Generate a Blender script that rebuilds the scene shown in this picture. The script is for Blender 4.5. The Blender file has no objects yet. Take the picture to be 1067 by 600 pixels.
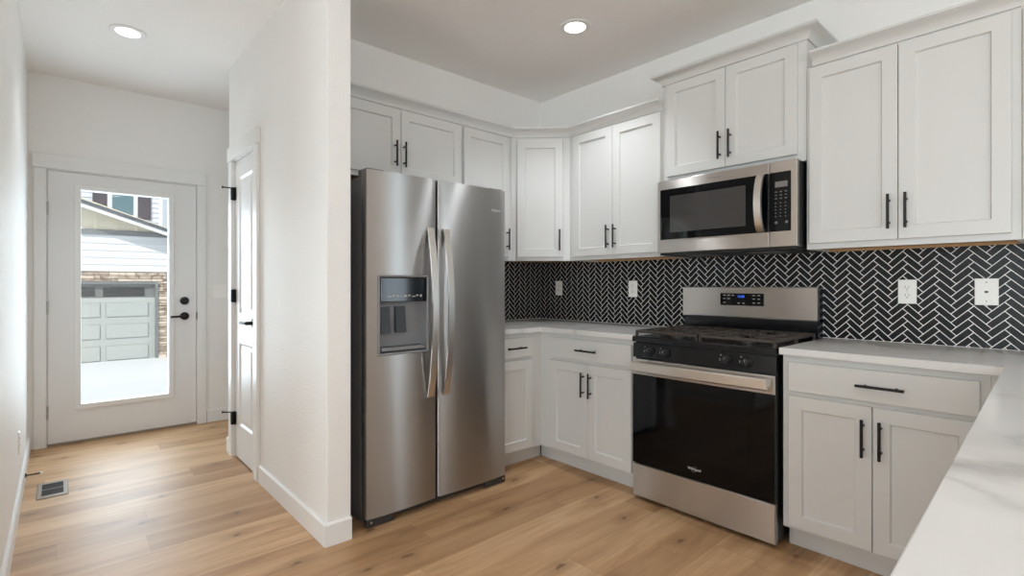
import bpy, bmesh, math, random
from mathutils import Vector, Matrix
PI = math.pi
S = bpy.context.scene
COL = S.collection
rnd = random.Random(7)

# ------------------------------------------------------------------ camera
F_PX, YAW, CAM_H, HOR = 527.5, math.radians(48.13), 1.194, 297.1
cam = bpy.data.cameras.new('camera'); camo = bpy.data.objects.new('camera', cam); COL.objects.link(camo)
cam.sensor_fit = 'HORIZONTAL'; cam.sensor_width = 36.0
cam.lens = 36.0 * F_PX / 1067.0
cam.shift_y = (HOR - 300.0) / 1067.0
cam.clip_start = 0.02; cam.clip_end = 200
camo.location = (0, 0, CAM_H); camo.rotation_euler = (PI / 2, 0, YAW)
S.camera = camo

# ------------------------------------------------------------------ light + view
vs = S.view_settings
S.display_settings.display_device = 'sRGB'
vs.view_transform = 'Standard'; vs.look = 'None'; vs.gamma = 1.0; vs.use_curve_mapping = False
vs.exposure = -0.10
cy = S.cycles
cy.max_bounces = 14; cy.diffuse_bounces = 12; cy.glossy_bounces = 6; cy.transparent_max_bounces = 12
cy.use_denoising = True
cy.sample_clamp_indirect = 6.0
cy.caustics_reflective = False; cy.caustics_refractive = False

W = bpy.data.worlds.new('sky'); S.world = W; W.use_nodes = True
wn = W.node_tree.nodes['Background']
wn.inputs[0].default_value = (0.80, 0.89, 1.0, 1); wn.inputs[1].default_value = 1.0

sun = bpy.data.lights.new('sun', 'SUN'); suno = bpy.data.objects.new('sun', sun); COL.objects.link(suno)
sun.energy = 3.3; sun.angle = 0.009; sun.color = (1.0, 0.96, 0.90)
suno.rotation_euler = Vector((-0.55, 0.45, -0.70)).to_track_quat('-Z', 'Y').to_euler()

def area(name, loc, size, direction, energy, color=(1, 1, 1)):
    l = bpy.data.lights.new(name, 'AREA'); o = bpy.data.objects.new(name, l); COL.objects.link(o)
    l.shape = 'RECTANGLE'; l.size, l.size_y = size; l.energy = energy; l.color = color
    o.location = loc; o.rotation_euler = Vector(direction).to_track_quat('-Z', 'Y').to_euler()
    return o
DAY = (0.78, 0.90, 1.0)
# daylight through the openings of the room behind the camera
area('daylight_patio', (1.49, 3.28, 1.08), (1.64, 2.05), (0, -1, 0.22), 62, DAY)
area('daylight_rear_a', (0.0, -4.70, 1.45), (1.7, 1.5), (0, 1, 0.55), 112, (0.80, 0.92, 1.0))
area('daylight_rear_b', (2.6, -4.70, 1.45), (1.7, 1.5), (0, 1, 0.55), 112, (0.80, 0.92, 1.0))
area('daylight_side', (4.75, -1.0, 1.45), (2.4, 1.6), (-1, 0, 1.1), 110, DAY)
area('daylight_door', (-5.35, 0.405, 1.1), (0.55, 1.6), (1, 0, 0.1), 30, DAY)

# ------------------------------------------------------------------ helpers: colours, nodes
def lin(c):
    def f(v):
        v /= 255.0
        return v / 12.92 if v <= 0.04045 else ((v + 0.055) / 1.055) ** 2.4
    return (f(c[0]), f(c[1]), f(c[2]), 1.0)

class NT:
    def __init__(s, name):
        s.m = bpy.data.materials.new(name); s.m.use_nodes = True
        s.t = s.m.node_tree; s.n = s.t.nodes; s.b = s.n['Principled BSDF']; s.out = s.n['Material Output']
    def add(s, kind, **kw):
        n = s.n.new('ShaderNode' + kind)
        for k, v in kw.items(): setattr(n, k, v)
        return n
    def link(s, a, b): s.t.links.new(a, b)
    def val(s, sock, v):
        if hasattr(v, 'is_linked') or isinstance(v, bpy.types.NodeSocket): s.link(v, sock)
        else: sock.default_value = v
    def math(s, op, a, b=0.0, c=None):
        n = s.add('Math', operation=op); s.val(n.inputs[0], a); s.val(n.inputs[1], b)
        if c is not None: s.val(n.inputs[2], c)
        return n.outputs[0]
    def mix(s, f, a, b, blend='MIX'):
        n = s.add('Mix', data_type='RGBA', blend_type=blend)
        s.val(n.inputs[0], f); s.val(n.inputs[6], a); s.val(n.inputs[7], b)
        return n.outputs[2]
    def coord(s): return s.add('TexCoord').outputs['Object']
    def noise(s, vec, scale, detail=3.0, rough=0.55):
        n = s.add('TexNoise'); s.link(vec, n.inputs['Vector']); n.inputs['Scale'].default_value = scale
        n.inputs['Detail'].default_value = detail; n.inputs['Roughness'].default_value = rough
        return n.outputs[0]
    def mapping(s, vec, scale=(1, 1, 1), loc=(0, 0, 0), rot=(0, 0, 0)):
        n = s.add('Mapping'); s.link(vec, n.inputs[0]); n.inputs['Scale'].default_value = scale
        n.inputs['Location'].default_value = loc; n.inputs['Rotation'].default_value = rot
        return n.outputs[0]
    def bump(s, h, strength, dist=0.002):
        n = s.add('Bump'); n.inputs['Strength'].default_value = strength; n.inputs['Distance'].default_value = dist
        s.link(h, n.inputs['Height']); s.link(n.outputs[0], s.b.inputs['Normal'])
    def ramp(s, f, stops):
        n = s.add('ValToRGB'); s.link(f, n.inputs[0]); e = n.color_ramp.elements
        while len(e) < len(stops): e.new(0.5)
        for i, (p, c) in enumerate(stops): e[i].position = p; e[i].color = c
        return n.outputs[0]

def simple(name, rgb, rough=0.5, metal=0.0, spec=0.5, var=0.03, vscale=6.0, bump=None, **kw):
    t = NT(name); c = t.coord()
    base = lin(rgb)
    n = t.noise(c, vscale, 2.0)
    lo = tuple(v * (1 - var) for v in base[:3]) + (1,); hi = tuple(min(1, v * (1 + var)) for v in base[:3]) + (1,)
    t.link(t.mix(n, lo, hi), t.b.inputs['Base Color'])
    t.b.inputs['Roughness'].default_value = rough; t.b.inputs['Metallic'].default_value = metal
    t.b.inputs['Specular IOR Level'].default_value = spec
    for k, v in kw.items(): t.b.inputs[k.replace('_', ' ')].default_value = v
    if bump: t.bump(t.noise(c, bump[0], bump[2] if len(bump) > 2 else 2.0), bump[1], bump[3] if len(bump) > 3 else 0.002)
    return t.m

def steel_mat(name, rgb, rough, brush_axis, aniso=0.0):
    t = NT(name); c = t.coord()
    sc = {'x': (1.5, 400, 400), 'z': (400, 400, 1.5), 'h': (0.6, 0.6, 900)}[brush_axis]
    v = t.mapping(c, sc); n = t.noise(v, 1.0, 2.0)
    base = lin(rgb)
    t.link(t.mix(n, tuple(q * 0.985 for q in base[:3]) + (1,), tuple(min(1, q * 1.01) for q in base[:3]) + (1,)), t.b.inputs['Base Color'])
    t.b.inputs['Metallic'].default_value = 1.0
    t.link(t.math('MULTIPLY_ADD', n, 0.02, rough - 0.01), t.b.inputs['Roughness'])
    if aniso:
        t.b.inputs['Anisotropic'].default_value = aniso
        t.b.inputs['Anisotropic Rotation'].default_value = 0.25; tg = t.add('Tangent', direction_type='RADIAL', axis='Z'); t.link(tg.outputs[0], t.b.inputs['Tangent'])
    return t.m

M = {}
M['wall'] = simple('painted_wall', (240, 239, 237), 0.55, var=0.01, bump=(120, 0.6, 3.0, 0.006))
M['ceiling'] = simple('painted_ceiling', (242, 240, 238), 0.8, var=0.01, bump=(100, 0.6, 3.0, 0.006))
M['trim'] = simple('trim_paint', (232, 232, 231), 0.35, var=0.008)
M['cabinet'] = simple('cabinet_paint', (211, 211, 209), 0.38, var=0.008)
M['doorpaint'] = simple('door_paint', (228, 228, 228), 0.4, var=0.008)
M['rawwood'] = simple('raw_plywood', (196, 160, 118), 0.7, var=0.12, vscale=30)
M['black'] = simple('matte_black_metal', (26, 25, 25), 0.42, metal=0.4, var=0.05)
M['blackplastic'] = simple('black_plastic', (24, 24, 25), 0.45, var=0.05)
M['blackenamel'] = simple('black_enamel', (12, 12, 15), 0.16, spec=0.35, var=0.05)
M['castiron'] = simple('cast_iron', (60, 53, 48), 0.45, var=0.2, vscale=60, bump=(300, 0.3))
M['blackglass'] = simple('black_glass', (7, 7, 9), 0.04, spec=0.2, var=0.02)
M['winglass'] = simple('oven_window_glass', (13, 13, 14), 0.06, spec=0.2, var=0.02)
M['micglass'] = simple('microwave_window', (58, 56, 55), 0.12, var=0.03)
M['darkgrey'] = simple('dark_grey_cabinet', (112, 111, 112), 0.5, var=0.04, bump=(400, 0.15))
M['gasket'] = simple('gasket', (70, 70, 72), 0.6)
M['grille'] = simple('grille_plastic', (52, 50, 50), 0.5)
M['steel'] = steel_mat('brushed_steel', (190, 189, 188), 0.33, 'h', 1.0)
M['steelflat'] = steel_mat('stainless_panel', (200, 195, 190), 0.33, 'h', 1.0)
M['handlesteel'] = steel_mat('satin_steel', (214, 210, 205), 0.30, 'z')
M['chrome'] = simple('chrome', (220, 220, 220), 0.12, metal=1.0)
M['nickel'] = simple('nickel_hinge', (190, 188, 184), 0.3, metal=1.0)
M['plate'] = simple('white_plastic_plate', (246, 245, 242), 0.35)
M['slot'] = simple('dark_slot', (40, 38, 36), 0.5)
M['greyplastic'] = simple('grey_plastic', (128, 128, 130), 0.4)
M['paddle'] = simple('dispenser_paddle', (44, 46, 50), 0.35)
M['dispenserpanel'] = simple('dispenser_panel', (20, 24, 30), 0.08)
M['mark'] = simple('printed_mark', (176, 174, 170), 0.5)
M['markdim'] = simple('printed_mark_dim', (112, 108, 104), 0.5)
M['lcd'] = simple('lcd', (116, 114, 112), 0.3)
M['logo'] = simple('logo_metal', (232, 228, 222), 0.4)
M['vinyl'] = simple('vent_metal', (150, 140, 128), 0.45, metal=0.3)
M['ventdark'] = simple('vent_dark', (42, 38, 34), 0.7)

def emit(name, rgb, strength):
    t = NT(name); e = t.add('Emission'); e.inputs[0].default_value = lin(rgb); e.inputs[1].default_value = strength
    t.link(e.outputs[0], t.out.inputs[0]); return t.m
M['lens'] = emit('led_lens', (255, 246, 232), 9.0)
M['bluedigit'] = emit('blue_digits', (70, 120, 255), 1.6)

def pane_mat():
    t = NT('clear_glass'); tr = t.add('BsdfTransparent'); gl = t.add('BsdfGlossy'); gl.inputs['Roughness'].default_value = 0.02
    tr.inputs[0].default_value = (0.97, 0.985, 0.98, 1)
    mx = t.add('MixShader'); mx.inputs[0].default_value = 0.05
    t.link(tr.outputs[0], mx.inputs[1]); t.link(gl.outputs[0], mx.inputs[2]); t.link(mx.outputs[0], t.out.inputs[0])
    return t.m
M['pane'] = pane_mat()

def floor_mat():
    t = NT('oak_plank_floor'); c = t.coord()
    sx = t.add('SeparateXYZ'); t.link(c, sx.inputs[0]); X, Y = sx.outputs[0], sx.outputs[1]
    PW, PL = 0.185, 1.52
    rx = t.math('DIVIDE', X, PW); row = t.math('FLOOR', rx); fx = t.math('FRACT', rx)
    wn1 = t.add('TexWhiteNoise', noise_dimensions='1D'); t.link(row, wn1.inputs['W'])
    ry = t.math('ADD', t.math('DIVIDE', Y, PL), wn1.outputs['Value']); colm = t.math('FLOOR', ry); fy = t.math('FRACT', ry)
    cid = t.add('CombineXYZ'); t.link(row, cid.inputs[0]); t.link(colm, cid.inputs[1])
    wn2 = t.add('TexWhiteNoise', noise_dimensions='3D'); t.link(cid.outputs[0], wn2.inputs['Vector'])
    rv = wn2.outputs['Value']
    # grain coordinates: stretched along the plank, shifted for every plank
    gx = t.math('ADD', t.math('MULTIPLY', X, 8.0), t.math('MULTIPLY', rv, 91.0))
    gy = t.math('ADD', t.math('MULTIPLY', Y, 1.1), t.math('MULTIPLY', rv, 37.0))
    g = t.add('CombineXYZ'); t.link(gx, g.inputs[0]); t.link(gy, g.inputs[1])
    n1 = t.add('TexNoise'); t.link(g.outputs[0], n1.inputs['Vector']); n1.inputs['Scale'].default_value = 1.0
    n1.inputs['Detail'].default_value = 5.0; n1.inputs['Roughness'].default_value = 0.62; n1.inputs['Distortion'].default_value = 0.7
    fine = t.noise(t.mapping(g.outputs[0], (9, 1.6, 1)), 1.0, 3.0, 0.6)
    colr = t.ramp(n1.outputs[0], [(0.24, lin((156, 117, 82))), (0.42, lin((200, 162, 122))), (0.58, lin((218, 182, 142))), (0.80, lin((230, 198, 160)))])
    tint = t.ramp(rv, [(0.0, lin((206, 194, 180))), (0.5, lin((236, 229, 221))), (1.0, lin((255, 254, 252)))])
    colr = t.mix(1.0, colr, tint, 'MULTIPLY')
    colr = t.mix(t.math('MULTIPLY', t.ramp(fine, [(0.35, (0, 0, 0, 1)), (0.75, (1, 1, 1, 1))]), 0.34), colr, lin((150, 116, 84)))
    # knots
    kv = t.add('TexVoronoi', voronoi_dimensions='2D'); kc = t.add('VectorMath', operation='ADD')
    wob = t.add('TexNoise'); t.link(c, wob.inputs['Vector']); wob.inputs['Scale'].default_value = 14.0
    t.link(t.mapping(c, (4.2, 1.9, 1)), kc.inputs[0]); t.link(t.mix(0.16, (0, 0, 0, 1), wob.outputs['Color']), kc.inputs[1])
    t.link(kc.outputs[0], kv.inputs['Vector']); kv.inputs['Scale'].default_value = 1.0; kv.inputs['Randomness'].default_value = 1.0
    sv = t.add('SeparateColor'); t.link(kv.outputs['Color'], sv.inputs[0]); keep = t.math('GREATER_THAN', sv.outputs[0], 0.35)
    core = t.ramp(kv.outputs['Distance'], [(0.025, (1, 1, 1, 1)), (0.060, (0, 0, 0, 1))])
    halo = t.ramp(kv.outputs['Distance'], [(0.04, (1, 1, 1, 1)), (0.24, (0, 0, 0, 1))])
    kn = t.math('MULTIPLY', keep, t.math('ADD', t.math('MULTIPLY', core, 0.5), t.math('MULTIPLY', halo, 0.34)))
    colr = t.mix(kn, colr, lin((98, 66, 42)))
    streak = t.noise(t.mapping(g.outputs[0], (6.0, 0.9, 1)), 1.0, 4.0, 0.6)
    dark = t.ramp(streak, [(0.58, (0, 0, 0, 1)), (0.74, (1, 1, 1, 1))])
    colr = t.mix(t.math('MULTIPLY', dark, 0.42), colr, lin((132, 98, 68)))
    # seams between planks
    ex = t.math('MINIMUM', fx, t.math('SUBTRACT', 1.0, fx)); ey = t.math('MINIMUM', fy, t.math('SUBTRACT', 1.0, fy))
    sxm = t.math('LESS_THAN', ex, 0.0065); sym = t.math('LESS_THAN', ey, 0.0010)
    seam = t.math('MAXIMUM', sxm, sym)
    colr = t.mix(t.math('MULTIPLY', seam, 0.30), colr, lin((96, 70, 48)))
    t.link(colr, t.b.inputs['Base Color'])
    t.link(t.math('MULTIPLY_ADD', fine, 0.14, 0.40), t.b.inputs['Roughness'])
    t.bump(t.math('SUBTRACT', t.math('MULTIPLY', fine, 0.4), seam), 0.25, 0.0012)
    return t.m
M['floor'] = floor_mat()

def quartz_mat():
    t = NT('white_quartz'); c = t.coord()
    w = t.add('TexNoise'); t.link(c, w.inputs['Vector']); w.inputs['Scale'].default_value = 1.6; w.inputs['Detail'].default_value = 5.0
    wv = t.mix(0.35, c, w.outputs['Color'], 'ADD')
    n = t.noise(wv, 1.35, 4.0, 0.5)
    d = t.math('ABSOLUTE', t.math('SUBTRACT', n, 0.5))
    thin = t.ramp(d, [(0.0, (1, 1, 1, 1)), (0.014, (0.35, 0.35, 0.35, 1)), (0.05, (0, 0, 0, 1))])
    # one wide soft vein across the peninsula
    sx = t.add('SeparateXYZ'); t.link(c, sx.inputs[0])
    wn = t.noise(c, 5.0, 5.0, 0.6)
    ln = t.math('ADD', t.math('ADD', sx.outputs[1], t.math('MULTIPLY', sx.outputs[0], -0.55)), t.math('MULTIPLY', t.math('SUBTRACT', wn, 0.5), 0.22))
    dd = t.math('ABSOLUTE', t.math('SUBTRACT', ln, 1.115))
    wide = t.ramp(dd, [(0.0, (1, 1, 1, 1)), (0.035, (0.7, 0.7, 0.7, 1)), (0.075, (0, 0, 0, 1))])
    brush = t.noise(t.mapping(c, (3, 26, 1), rot=(0, 0, 0.5)), 1.0, 4.0, 0.6)
    wide = t.math('MULTIPLY', wide, t.math('MULTIPLY', brush, 1.25))
    v = t.math('MINIMUM', t.math('ADD', t.math('MULTIPLY', thin, 0.35), t.math('MULTIPLY', wide, 0.75)), 1.0)
    t.link(t.mix(v, lin((216, 215, 213)), lin((150, 146, 141))), t.b.inputs['Base Color'])
    t.b.inputs['Roughness'].default_value = 0.16
    return t.m
M['quartz'] = quartz_mat()

M['tile'] = simple('black_tile', (12, 12, 13), 0.3, spec=0.22, var=0.25, vscale=14)
M['grout'] = simple('white_grout', (246, 245, 243), 0.8, var=0.03, vscale=40)
# outdoors
def siding_mat(name, rgb, pitch):
    t = NT(name); c = t.coord(); sx = t.add('SeparateXYZ'); t.link(c, sx.inputs[0])
    n = t.noise(c, 3.0)
    b = lin(rgb)
    t.link(t.mix(n, tuple(q * 0.97 for q in b[:3]) + (1,), b), t.b.inputs['Base Color']); t.b.inputs['Roughness'].default_value = 0.7
    return t.m
M['siding'] = siding_mat('white_siding', (236, 238, 240), 0.18)
M['siding2'] = siding_mat('pale_siding', (226, 228, 232), 0.15)
M['batten'] = simple('cream_board', (250, 240, 216), 0.7)
M['fascia'] = simple('grey_fascia', (132, 134, 136), 0.6)
M['whitefascia'] = simple('white_fascia', (236, 236, 234), 0.6)
M['shingle'] = simple('roof_shingle', (88, 94, 100), 0.8, var=0.3, vscale=20)
M['garagedoor'] = simple('garage_door_paint', (184, 188, 184), 0.6)
M['garagegroove'] = simple('garage_door_groove', (168, 172, 169), 0.6)
M['garageframe'] = simple('garage_frame_paint', (120, 122, 122), 0.6)
M['shutter'] = simple('shutter_paint', (74, 66, 76), 0.6)
M['outglass'] = simple('house_glass', (96, 128, 136), 0.1)
M['garageglass'] = simple('garage_glass', (50, 54, 56), 0.15)
M['snow'] = simple('pale_concrete', (226, 228, 230), 0.8, var=0.04, vscale=2)
def stone_mat():
    t = NT('stacked_stone'); c = t.coord(); n = t.noise(c, 9.0, 4.0)
    r = t.ramp(n, [(0.25, lin((122, 106, 94))), (0.45, lin((170, 150, 132))), (0.6, lin((200, 184, 166))), (0.8, lin((168, 162, 156)))])
    t.link(r, t.b.inputs['Base Color']); t.b.inputs['Roughness'].default_value = 0.85; t.bump(n, 0.5, 0.02); return t.m
M['stone'] = stone_mat()
M['stonegap'] = simple('stone_joint', (96, 82, 70), 0.9)
M['stonepale'] = simple('pale_stone', (224, 208, 190), 0.85, var=0.12, vscale=9)

# ------------------------------------------------------------------ helpers: meshes
class MB:
    def __init__(s): s.bm = bmesh.new(); s.smooth = []
    def poly(s, co, mi=0, smooth=False):
        f = s.bm.faces.new([s.bm.verts.new(c) for c in co]); f.material_index = mi; f.smooth = smooth; return f
    def box(s, x0, x1, y0, y1, z0, z1, mi=0, bev=0.0, seg=2):
        b2 = bmesh.new(); r = bmesh.ops.create_cube(b2, size=1.0)
        for v in b2.verts:
            v.co = Vector(((x0 + x1) / 2 + v.co.x * (x1 - x0), (y0 + y1) / 2 + v.co.y * (y1 - y0), (z0 + z1) / 2 + v.co.z * (z1 - z0)))
        if bev > 0: bmesh.ops.bevel(b2, geom=b2.edges[:], offset=bev, segments=seg, affect='EDGES', profile=0.5)
        s.merge(b2, mi)
        return s
    def merge(s, b2, mi=0, mat=None, smooth=False):
        if mat is not None: bmesh.ops.transform(b2, matrix=mat, verts=b2.verts[:])
        mp = {v: s.bm.verts.new(v.co) for v in b2.verts}
        for f in b2.faces:
            nf = s.bm.faces.new([mp[v] for v in f.verts]); nf.material_index = mi; nf.smooth = smooth or f.smooth
        b2.free()
    def loft(s, loops, mi=0, smooth=False, cap0=True, cap1=True, closed=True):
        rings = [[s.bm.verts.new(c) for c in L] for L in loops]
        n = len(rings[0])
        for a, b in zip(rings[:-1], rings[1:]):
            for i in range(n if closed else n - 1):
                j = (i + 1) % n
                f = s.bm.faces.new((a[i], a[j], b[j], b[i])); f.material_index = mi; f.smooth = smooth
        if cap0: f = s.bm.faces.new(rings[0][::-1]); f.material_index = mi
        if cap1: f = s.bm.faces.new(rings[-1]); f.material_index = mi
        return s
    def rectloft(s, x0, x1, z0, z1, steps, mi=0, cap0=True, cap1=True):
        """steps: list of (inset, y) of a rectangle in the xz plane"""
        L = [[(x0 + i, y, z0 + i), (x1 - i, y, z0 + i), (x1 - i, y, z1 - i), (x0 + i, y, z1 - i)] for i, y in steps]
        return s.loft(L, mi, False, cap0, cap1)
    def cyl(s, p0, p1, r, mi=0, n=16, r1=None, cap=True):
        p0, p1 = Vector(p0), Vector(p1); d = (p1 - p0); r1 = r if r1 is None else r1
        u = d.normalized().orthogonal().normalized(); w = d.normalized().cross(u)
        ring = lambda p, rr: [p + (u * math.cos(a) + w * math.sin(a)) * rr for a in [2 * PI * k / n for k in range(n)]]
        rings = [ring(p0, r), ring(p1, r1)]
        s.loft(rings, mi, True, cap, cap); return s
    def lathe(s, c, axis, prof, mi=0, n=28, cap0=True, cap1=True):
        """prof: (radius, distance along axis)"""
        c = Vector(c); d = Vector(axis).normalized(); u = d.orthogonal().normalized(); w = d.cross(u)
        loops = [[c + d * h + (u * math.cos(a) + w * math.sin(a)) * r for a in [2 * PI * k / n for k in range(n)]] for r, h in prof]
        s.loft(loops, mi, True, cap0, cap1); return s
    def prism(s, prof, axis, a, b, mi=0, smooth=False):
        """prof: list of 2-D points in the other two axes (in xyz order), swept from a to b along axis"""
        def mk(p, t):
            return {'x': (t, p[0], p[1]), 'y': (p[0], t, p[1]), 'z': (p[0], p[1], t)}[axis]
        s.loft([[mk(p, a) for p in prof], [mk(p, b) for p in prof]], mi, smooth); return s
    def tube(s, pts, r, mi=0, n=10, flat=1.0):
        pts = [Vector(p) for p in pts]; loops = []
        up = None
        for i, p in enumerate(pts):
            d = (pts[min(i + 1, len(pts) - 1)] - pts[max(i - 1, 0)]).normalized()
            if up is None: up = d.orthogonal().normalized()
            u = (up - d * up.dot(d)).normalized(); up = u; w = d.cross(u)
            loops.append([p + u * math.cos(a) * r + w * math.sin(a) * r * flat for a in [2 * PI * k / n for k in range(n)]])
        s.loft(loops, mi, True); return s
    def build(s, name, mats, parent=None, loc=None, rotz=None):
        bmesh.ops.recalc_face_normals(s.bm, faces=s.bm.faces[:])
        me = bpy.data.meshes.new(name); s.bm.to_mesh(me); s.bm.free()
        for m in (mats if isinstance(mats, (list, tuple)) else [mats]): me.materials.append(m)
        o = bpy.data.objects.new(name, me); COL.objects.link(o)
        if any(p.use_smooth for p in me.polygons):
            try: me.set_sharp_from_angle(angle=math.radians(35))
            except Exception: pass
        if parent: o.parent = parent
        if loc is not None: o.location = loc
        if rotz is not None: o.rotation_euler = (0, 0, rotz)
        return o

def tag(o, label, cat, group=None, kind=None):
    o['label'] = label; o['category'] = cat
    if group: o['group'] = group
    if kind: o['kind'] = kind
    return o
def thing(name, label, cat, loc=(0, 0, 0), rotz=0.0, group=None):
    o = bpy.data.objects.new(name, None); COL.objects.link(o); o.empty_display_size = 0.1
    o.location = loc; o.rotation_euler = (0, 0, rotz)
    return tag(o, label, cat, group)
def struct(o, label, cat): return tag(o, label, cat, None, 'structure')

def text_part(name, body, size, mat, parent, loc, rot, extrude=0.0004, width=None):
    cu = bpy.data.curves.new(name, 'FONT'); cu.body = body; cu.size = size; cu.extrude = extrude
    cu.align_x = 'CENTER'; cu.align_y = 'CENTER'; cu.resolution_u = 3
    tmp = bpy.data.objects.new(name + '_tmp', cu); COL.objects.link(tmp)
    dg = bpy.context.evaluated_depsgraph_get(); dg.update()
    me = bpy.data.meshes.new_from_object(tmp.evaluated_get(dg)); bpy.data.objects.remove(tmp)
    me.materials.clear(); me.materials.append(mat)
    o = bpy.data.objects.new(name, me); COL.objects.link(o)
    if width:
        xs = [v.co.x for v in me.vertices]; k = width / (max(xs) - min(xs))
        for v in me.vertices: v.co.x *= k; v.co.y *= k
    o.parent = parent; o.location = loc; o.rotation_euler = rot
    return o

# ------------------------------------------------------------------ room shell
XB, YB, ZC = -3.05, 3.06, 2.745
YL, XE = -0.163, -5.064

m = MB(); m.box(-5.20, 4.60, -4.62, 3.20, -0.12, 0.0)
struct(m.build('floor', M['floor']), 'light oak plank floor running through the kitchen and entry hall', 'floor')
m = MB(); m.box(-5.20, 4.60, -4.62, 3.20, ZC, ZC + 0.15)
struct(m.build('ceiling', M['ceiling']), 'flat off-white textured ceiling over kitchen and hall', 'ceiling')

m = MB()                                           # back wall with the patio opening
m.box(XE - 0.14, 0.66, YB, YB + 0.14, 0, ZC); m.box(2.32, 4.60, YB, YB + 0.14, 0, ZC)
m.box(0.66, 2.32, YB, YB + 0.14, 2.12, ZC)
struct(m.build('wall_back', M['wall']), 'off-white kitchen wall behind the gas range', 'wall')
m = MB(); m.box(XB - 0.10, XB, 1.03, YB, 0, ZC)
struct(m.build('wall_fridge', M['wall']), 'off-white kitchen wall behind the refrigerator', 'wall')
# hall wall that carries the closet door and ends beside the refrigerator
HX0, HX1, HY0, HY1 = -4.07, -2.29, 0.915, 1.03
DX0, DX1, DZ = -3.92, -3.405, 2.05
m = MB()
m.box(HX0, DX0 - 0.015, HY0, HY1, 0, ZC, bev=0.004); m.box(DX1 + 0.015, HX1, HY0, HY1, 0, ZC, bev=0.004)
m.box(DX0 - 0.02, DX1 + 0.02, HY0 + 0.001, HY1 - 0.001, DZ + 0.012, ZC)
struct(m.build('wall_hall', M['wall']), 'textured white hall wall ending beside the refrigerator', 'wall')
m = MB(); m.box(HX0 + 0.002, HX0 + 0.11, HY1, YB, 0, ZC)
struct(m.build('wall_closet', M['wall']), 'white closet wall turning away at the end of the hall', 'wall')
m = MB(); m.box(XE, -2.05, YL - 0.12, YL, 0, ZC)
struct(m.build('wall_left', M['wall']), 'textured white wall along the left of the entry hall', 'wall')
m = MB(); m.box(-2.17, -2.05, -4.5, YL - 0.12, 0, ZC)
struct(m.build('wall_living', M['wall']), 'white side wall of the living room', 'wall')
m = MB()                                            # entry wall with the glazed door
EY0, EY1, EZ = -0.062, 0.888, 2.048
m.box(XE - 0.14, XE, -0.45, EY0 - 0.01, 0, ZC); m.box(XE - 0.14, XE, EY1 + 0.01, YB, 0, ZC)
m.box(XE - 0.14, XE, EY0 - 0.01, EY1 + 0.01, EZ + 0.01, ZC)
struct(m.build('wall_entry', M['wall']), 'white entry wall around the glazed door', 'wall')
def wall_windows_x(name, X0, X1, wins, y0, y1, label):
    m = MB(); ys = [X0]
    for a, b, z0, z1 in wins:
        m.box(ys[-1], a, y0, y1, 0, ZC); m.box(a, b, y0, y1, 0, z0); m.box(a, b, y0, y1, z1, ZC); ys.append(b)
    m.box(ys[-1], X1, y0, y1, 0, ZC)
    return struct(m.build(name, M['wall']), label, 'wall')
wall_windows_x('wall_front', -2.17, 4.6, [(-0.9, 0.9, 0.65, 2.25), (1.7, 3.5, 0.65, 2.25)], -4.62, -4.5, 'white living room wall with two windows')
m = MB()
m.box(4.5, 4.62, -4.5, -2.25, 0, ZC); m.box(4.5, 4.62, 0.25, YB, 0, ZC); m.box(4.5, 4.62, -2.25, 0.25, 0, 0.6); m.box(4.5, 4.62, -2.25, 0.25, 2.3, ZC)
struct(m.build('wall_right', M['wall']), 'white living room wall with a wide window', 'wall')

def window_obj(name, w, z0, z1, loc, rotz, label, mull=1):
    r = thing(name, label, 'window', loc, rotz); r['kind'] = 'structure'
    m = MB(); t = 0.05
    m.box(-w / 2, w / 2, 0.02, 0.09, z0, z0 + t); m.box(-w / 2, w / 2, 0.02, 0.09, z1 - t, z1)
    m.box(-w / 2, -w / 2 + t, 0.02, 0.09, z0 + t, z1 - t); m.box(w / 2 - t, w / 2, 0.02, 0.09, z0 + t, z1 - t)
    for k in range(mull):
        x = -w / 2 + w * (k + 1) / (mull + 1); m.box(x - 0.06, x + 0.06, 0.02, 0.09, z0 + t, z1 - t)
    m.build('window_frame', M['trim'], r)
    m = MB(); m.box(-w / 2 + t, w / 2 - t, 0.05, 0.056, z0 + t, z1 - t); m.build('pane', M['pane'], r)
    return r
window_obj('window_1', 1.80, 0.65, 2.25, (0, -4.5, 0), PI, 'white framed window in the living room wall behind the camera')
window_obj('window_2', 1.80, 0.65, 2.25, (2.6, -4.5, 0), PI, 'second white framed window in the living room wall')
window_obj('window_3', 2.50, 0.60, 2.30, (4.5, -1.0, 0), -PI / 2, 'wide white framed window in the living room side wall')
window_obj('window_4', 1.66, 0.0, 2.12, (1.49, 3.06, 0), 0, 'sliding glass patio door beyond the peninsula')

# baseboards
def baseboard(name, pts, label, h=0.105, t=0.014):
    """pts: polyline on the wall face; the board lies to the left of its direction"""
    P = [Vector((p[0], p[1], 0)) for p in pts]; n = len(P); offs = []
    for i in range(n):
        ns = []
        if i > 0: d = (P[i] - P[i - 1]).normalized(); ns.append(Vector((-d.y, d.x, 0)))
        if i < n - 1: d = (P[i + 1] - P[i]).normalized(); ns.append(Vector((-d.y, d.x, 0)))
        if len(ns) == 1: offs.append(ns[0])
        else: b = (ns[0] + ns[1]); offs.append(b / (1 + ns[0].dot(ns[1])))
    prof = [(0.0005, 0), (t, 0), (t, h - 0.008), (t - 0.006, h), (0.0005, h)]
    m = MB(); m.loft([[(P[i] + offs[i] * q[0] + Vector((0, 0, q[1] + 0.0005))) for q in prof] for i in range(n)])
    return struct(m.build(name, M['trim']), label, 'baseboard')
baseboard('baseboard_left', [(XE + 0.001, YL), (-2.05, YL), (-2.05, -1.5)][0:2], 'white baseboard along the left hall wall')
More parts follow.
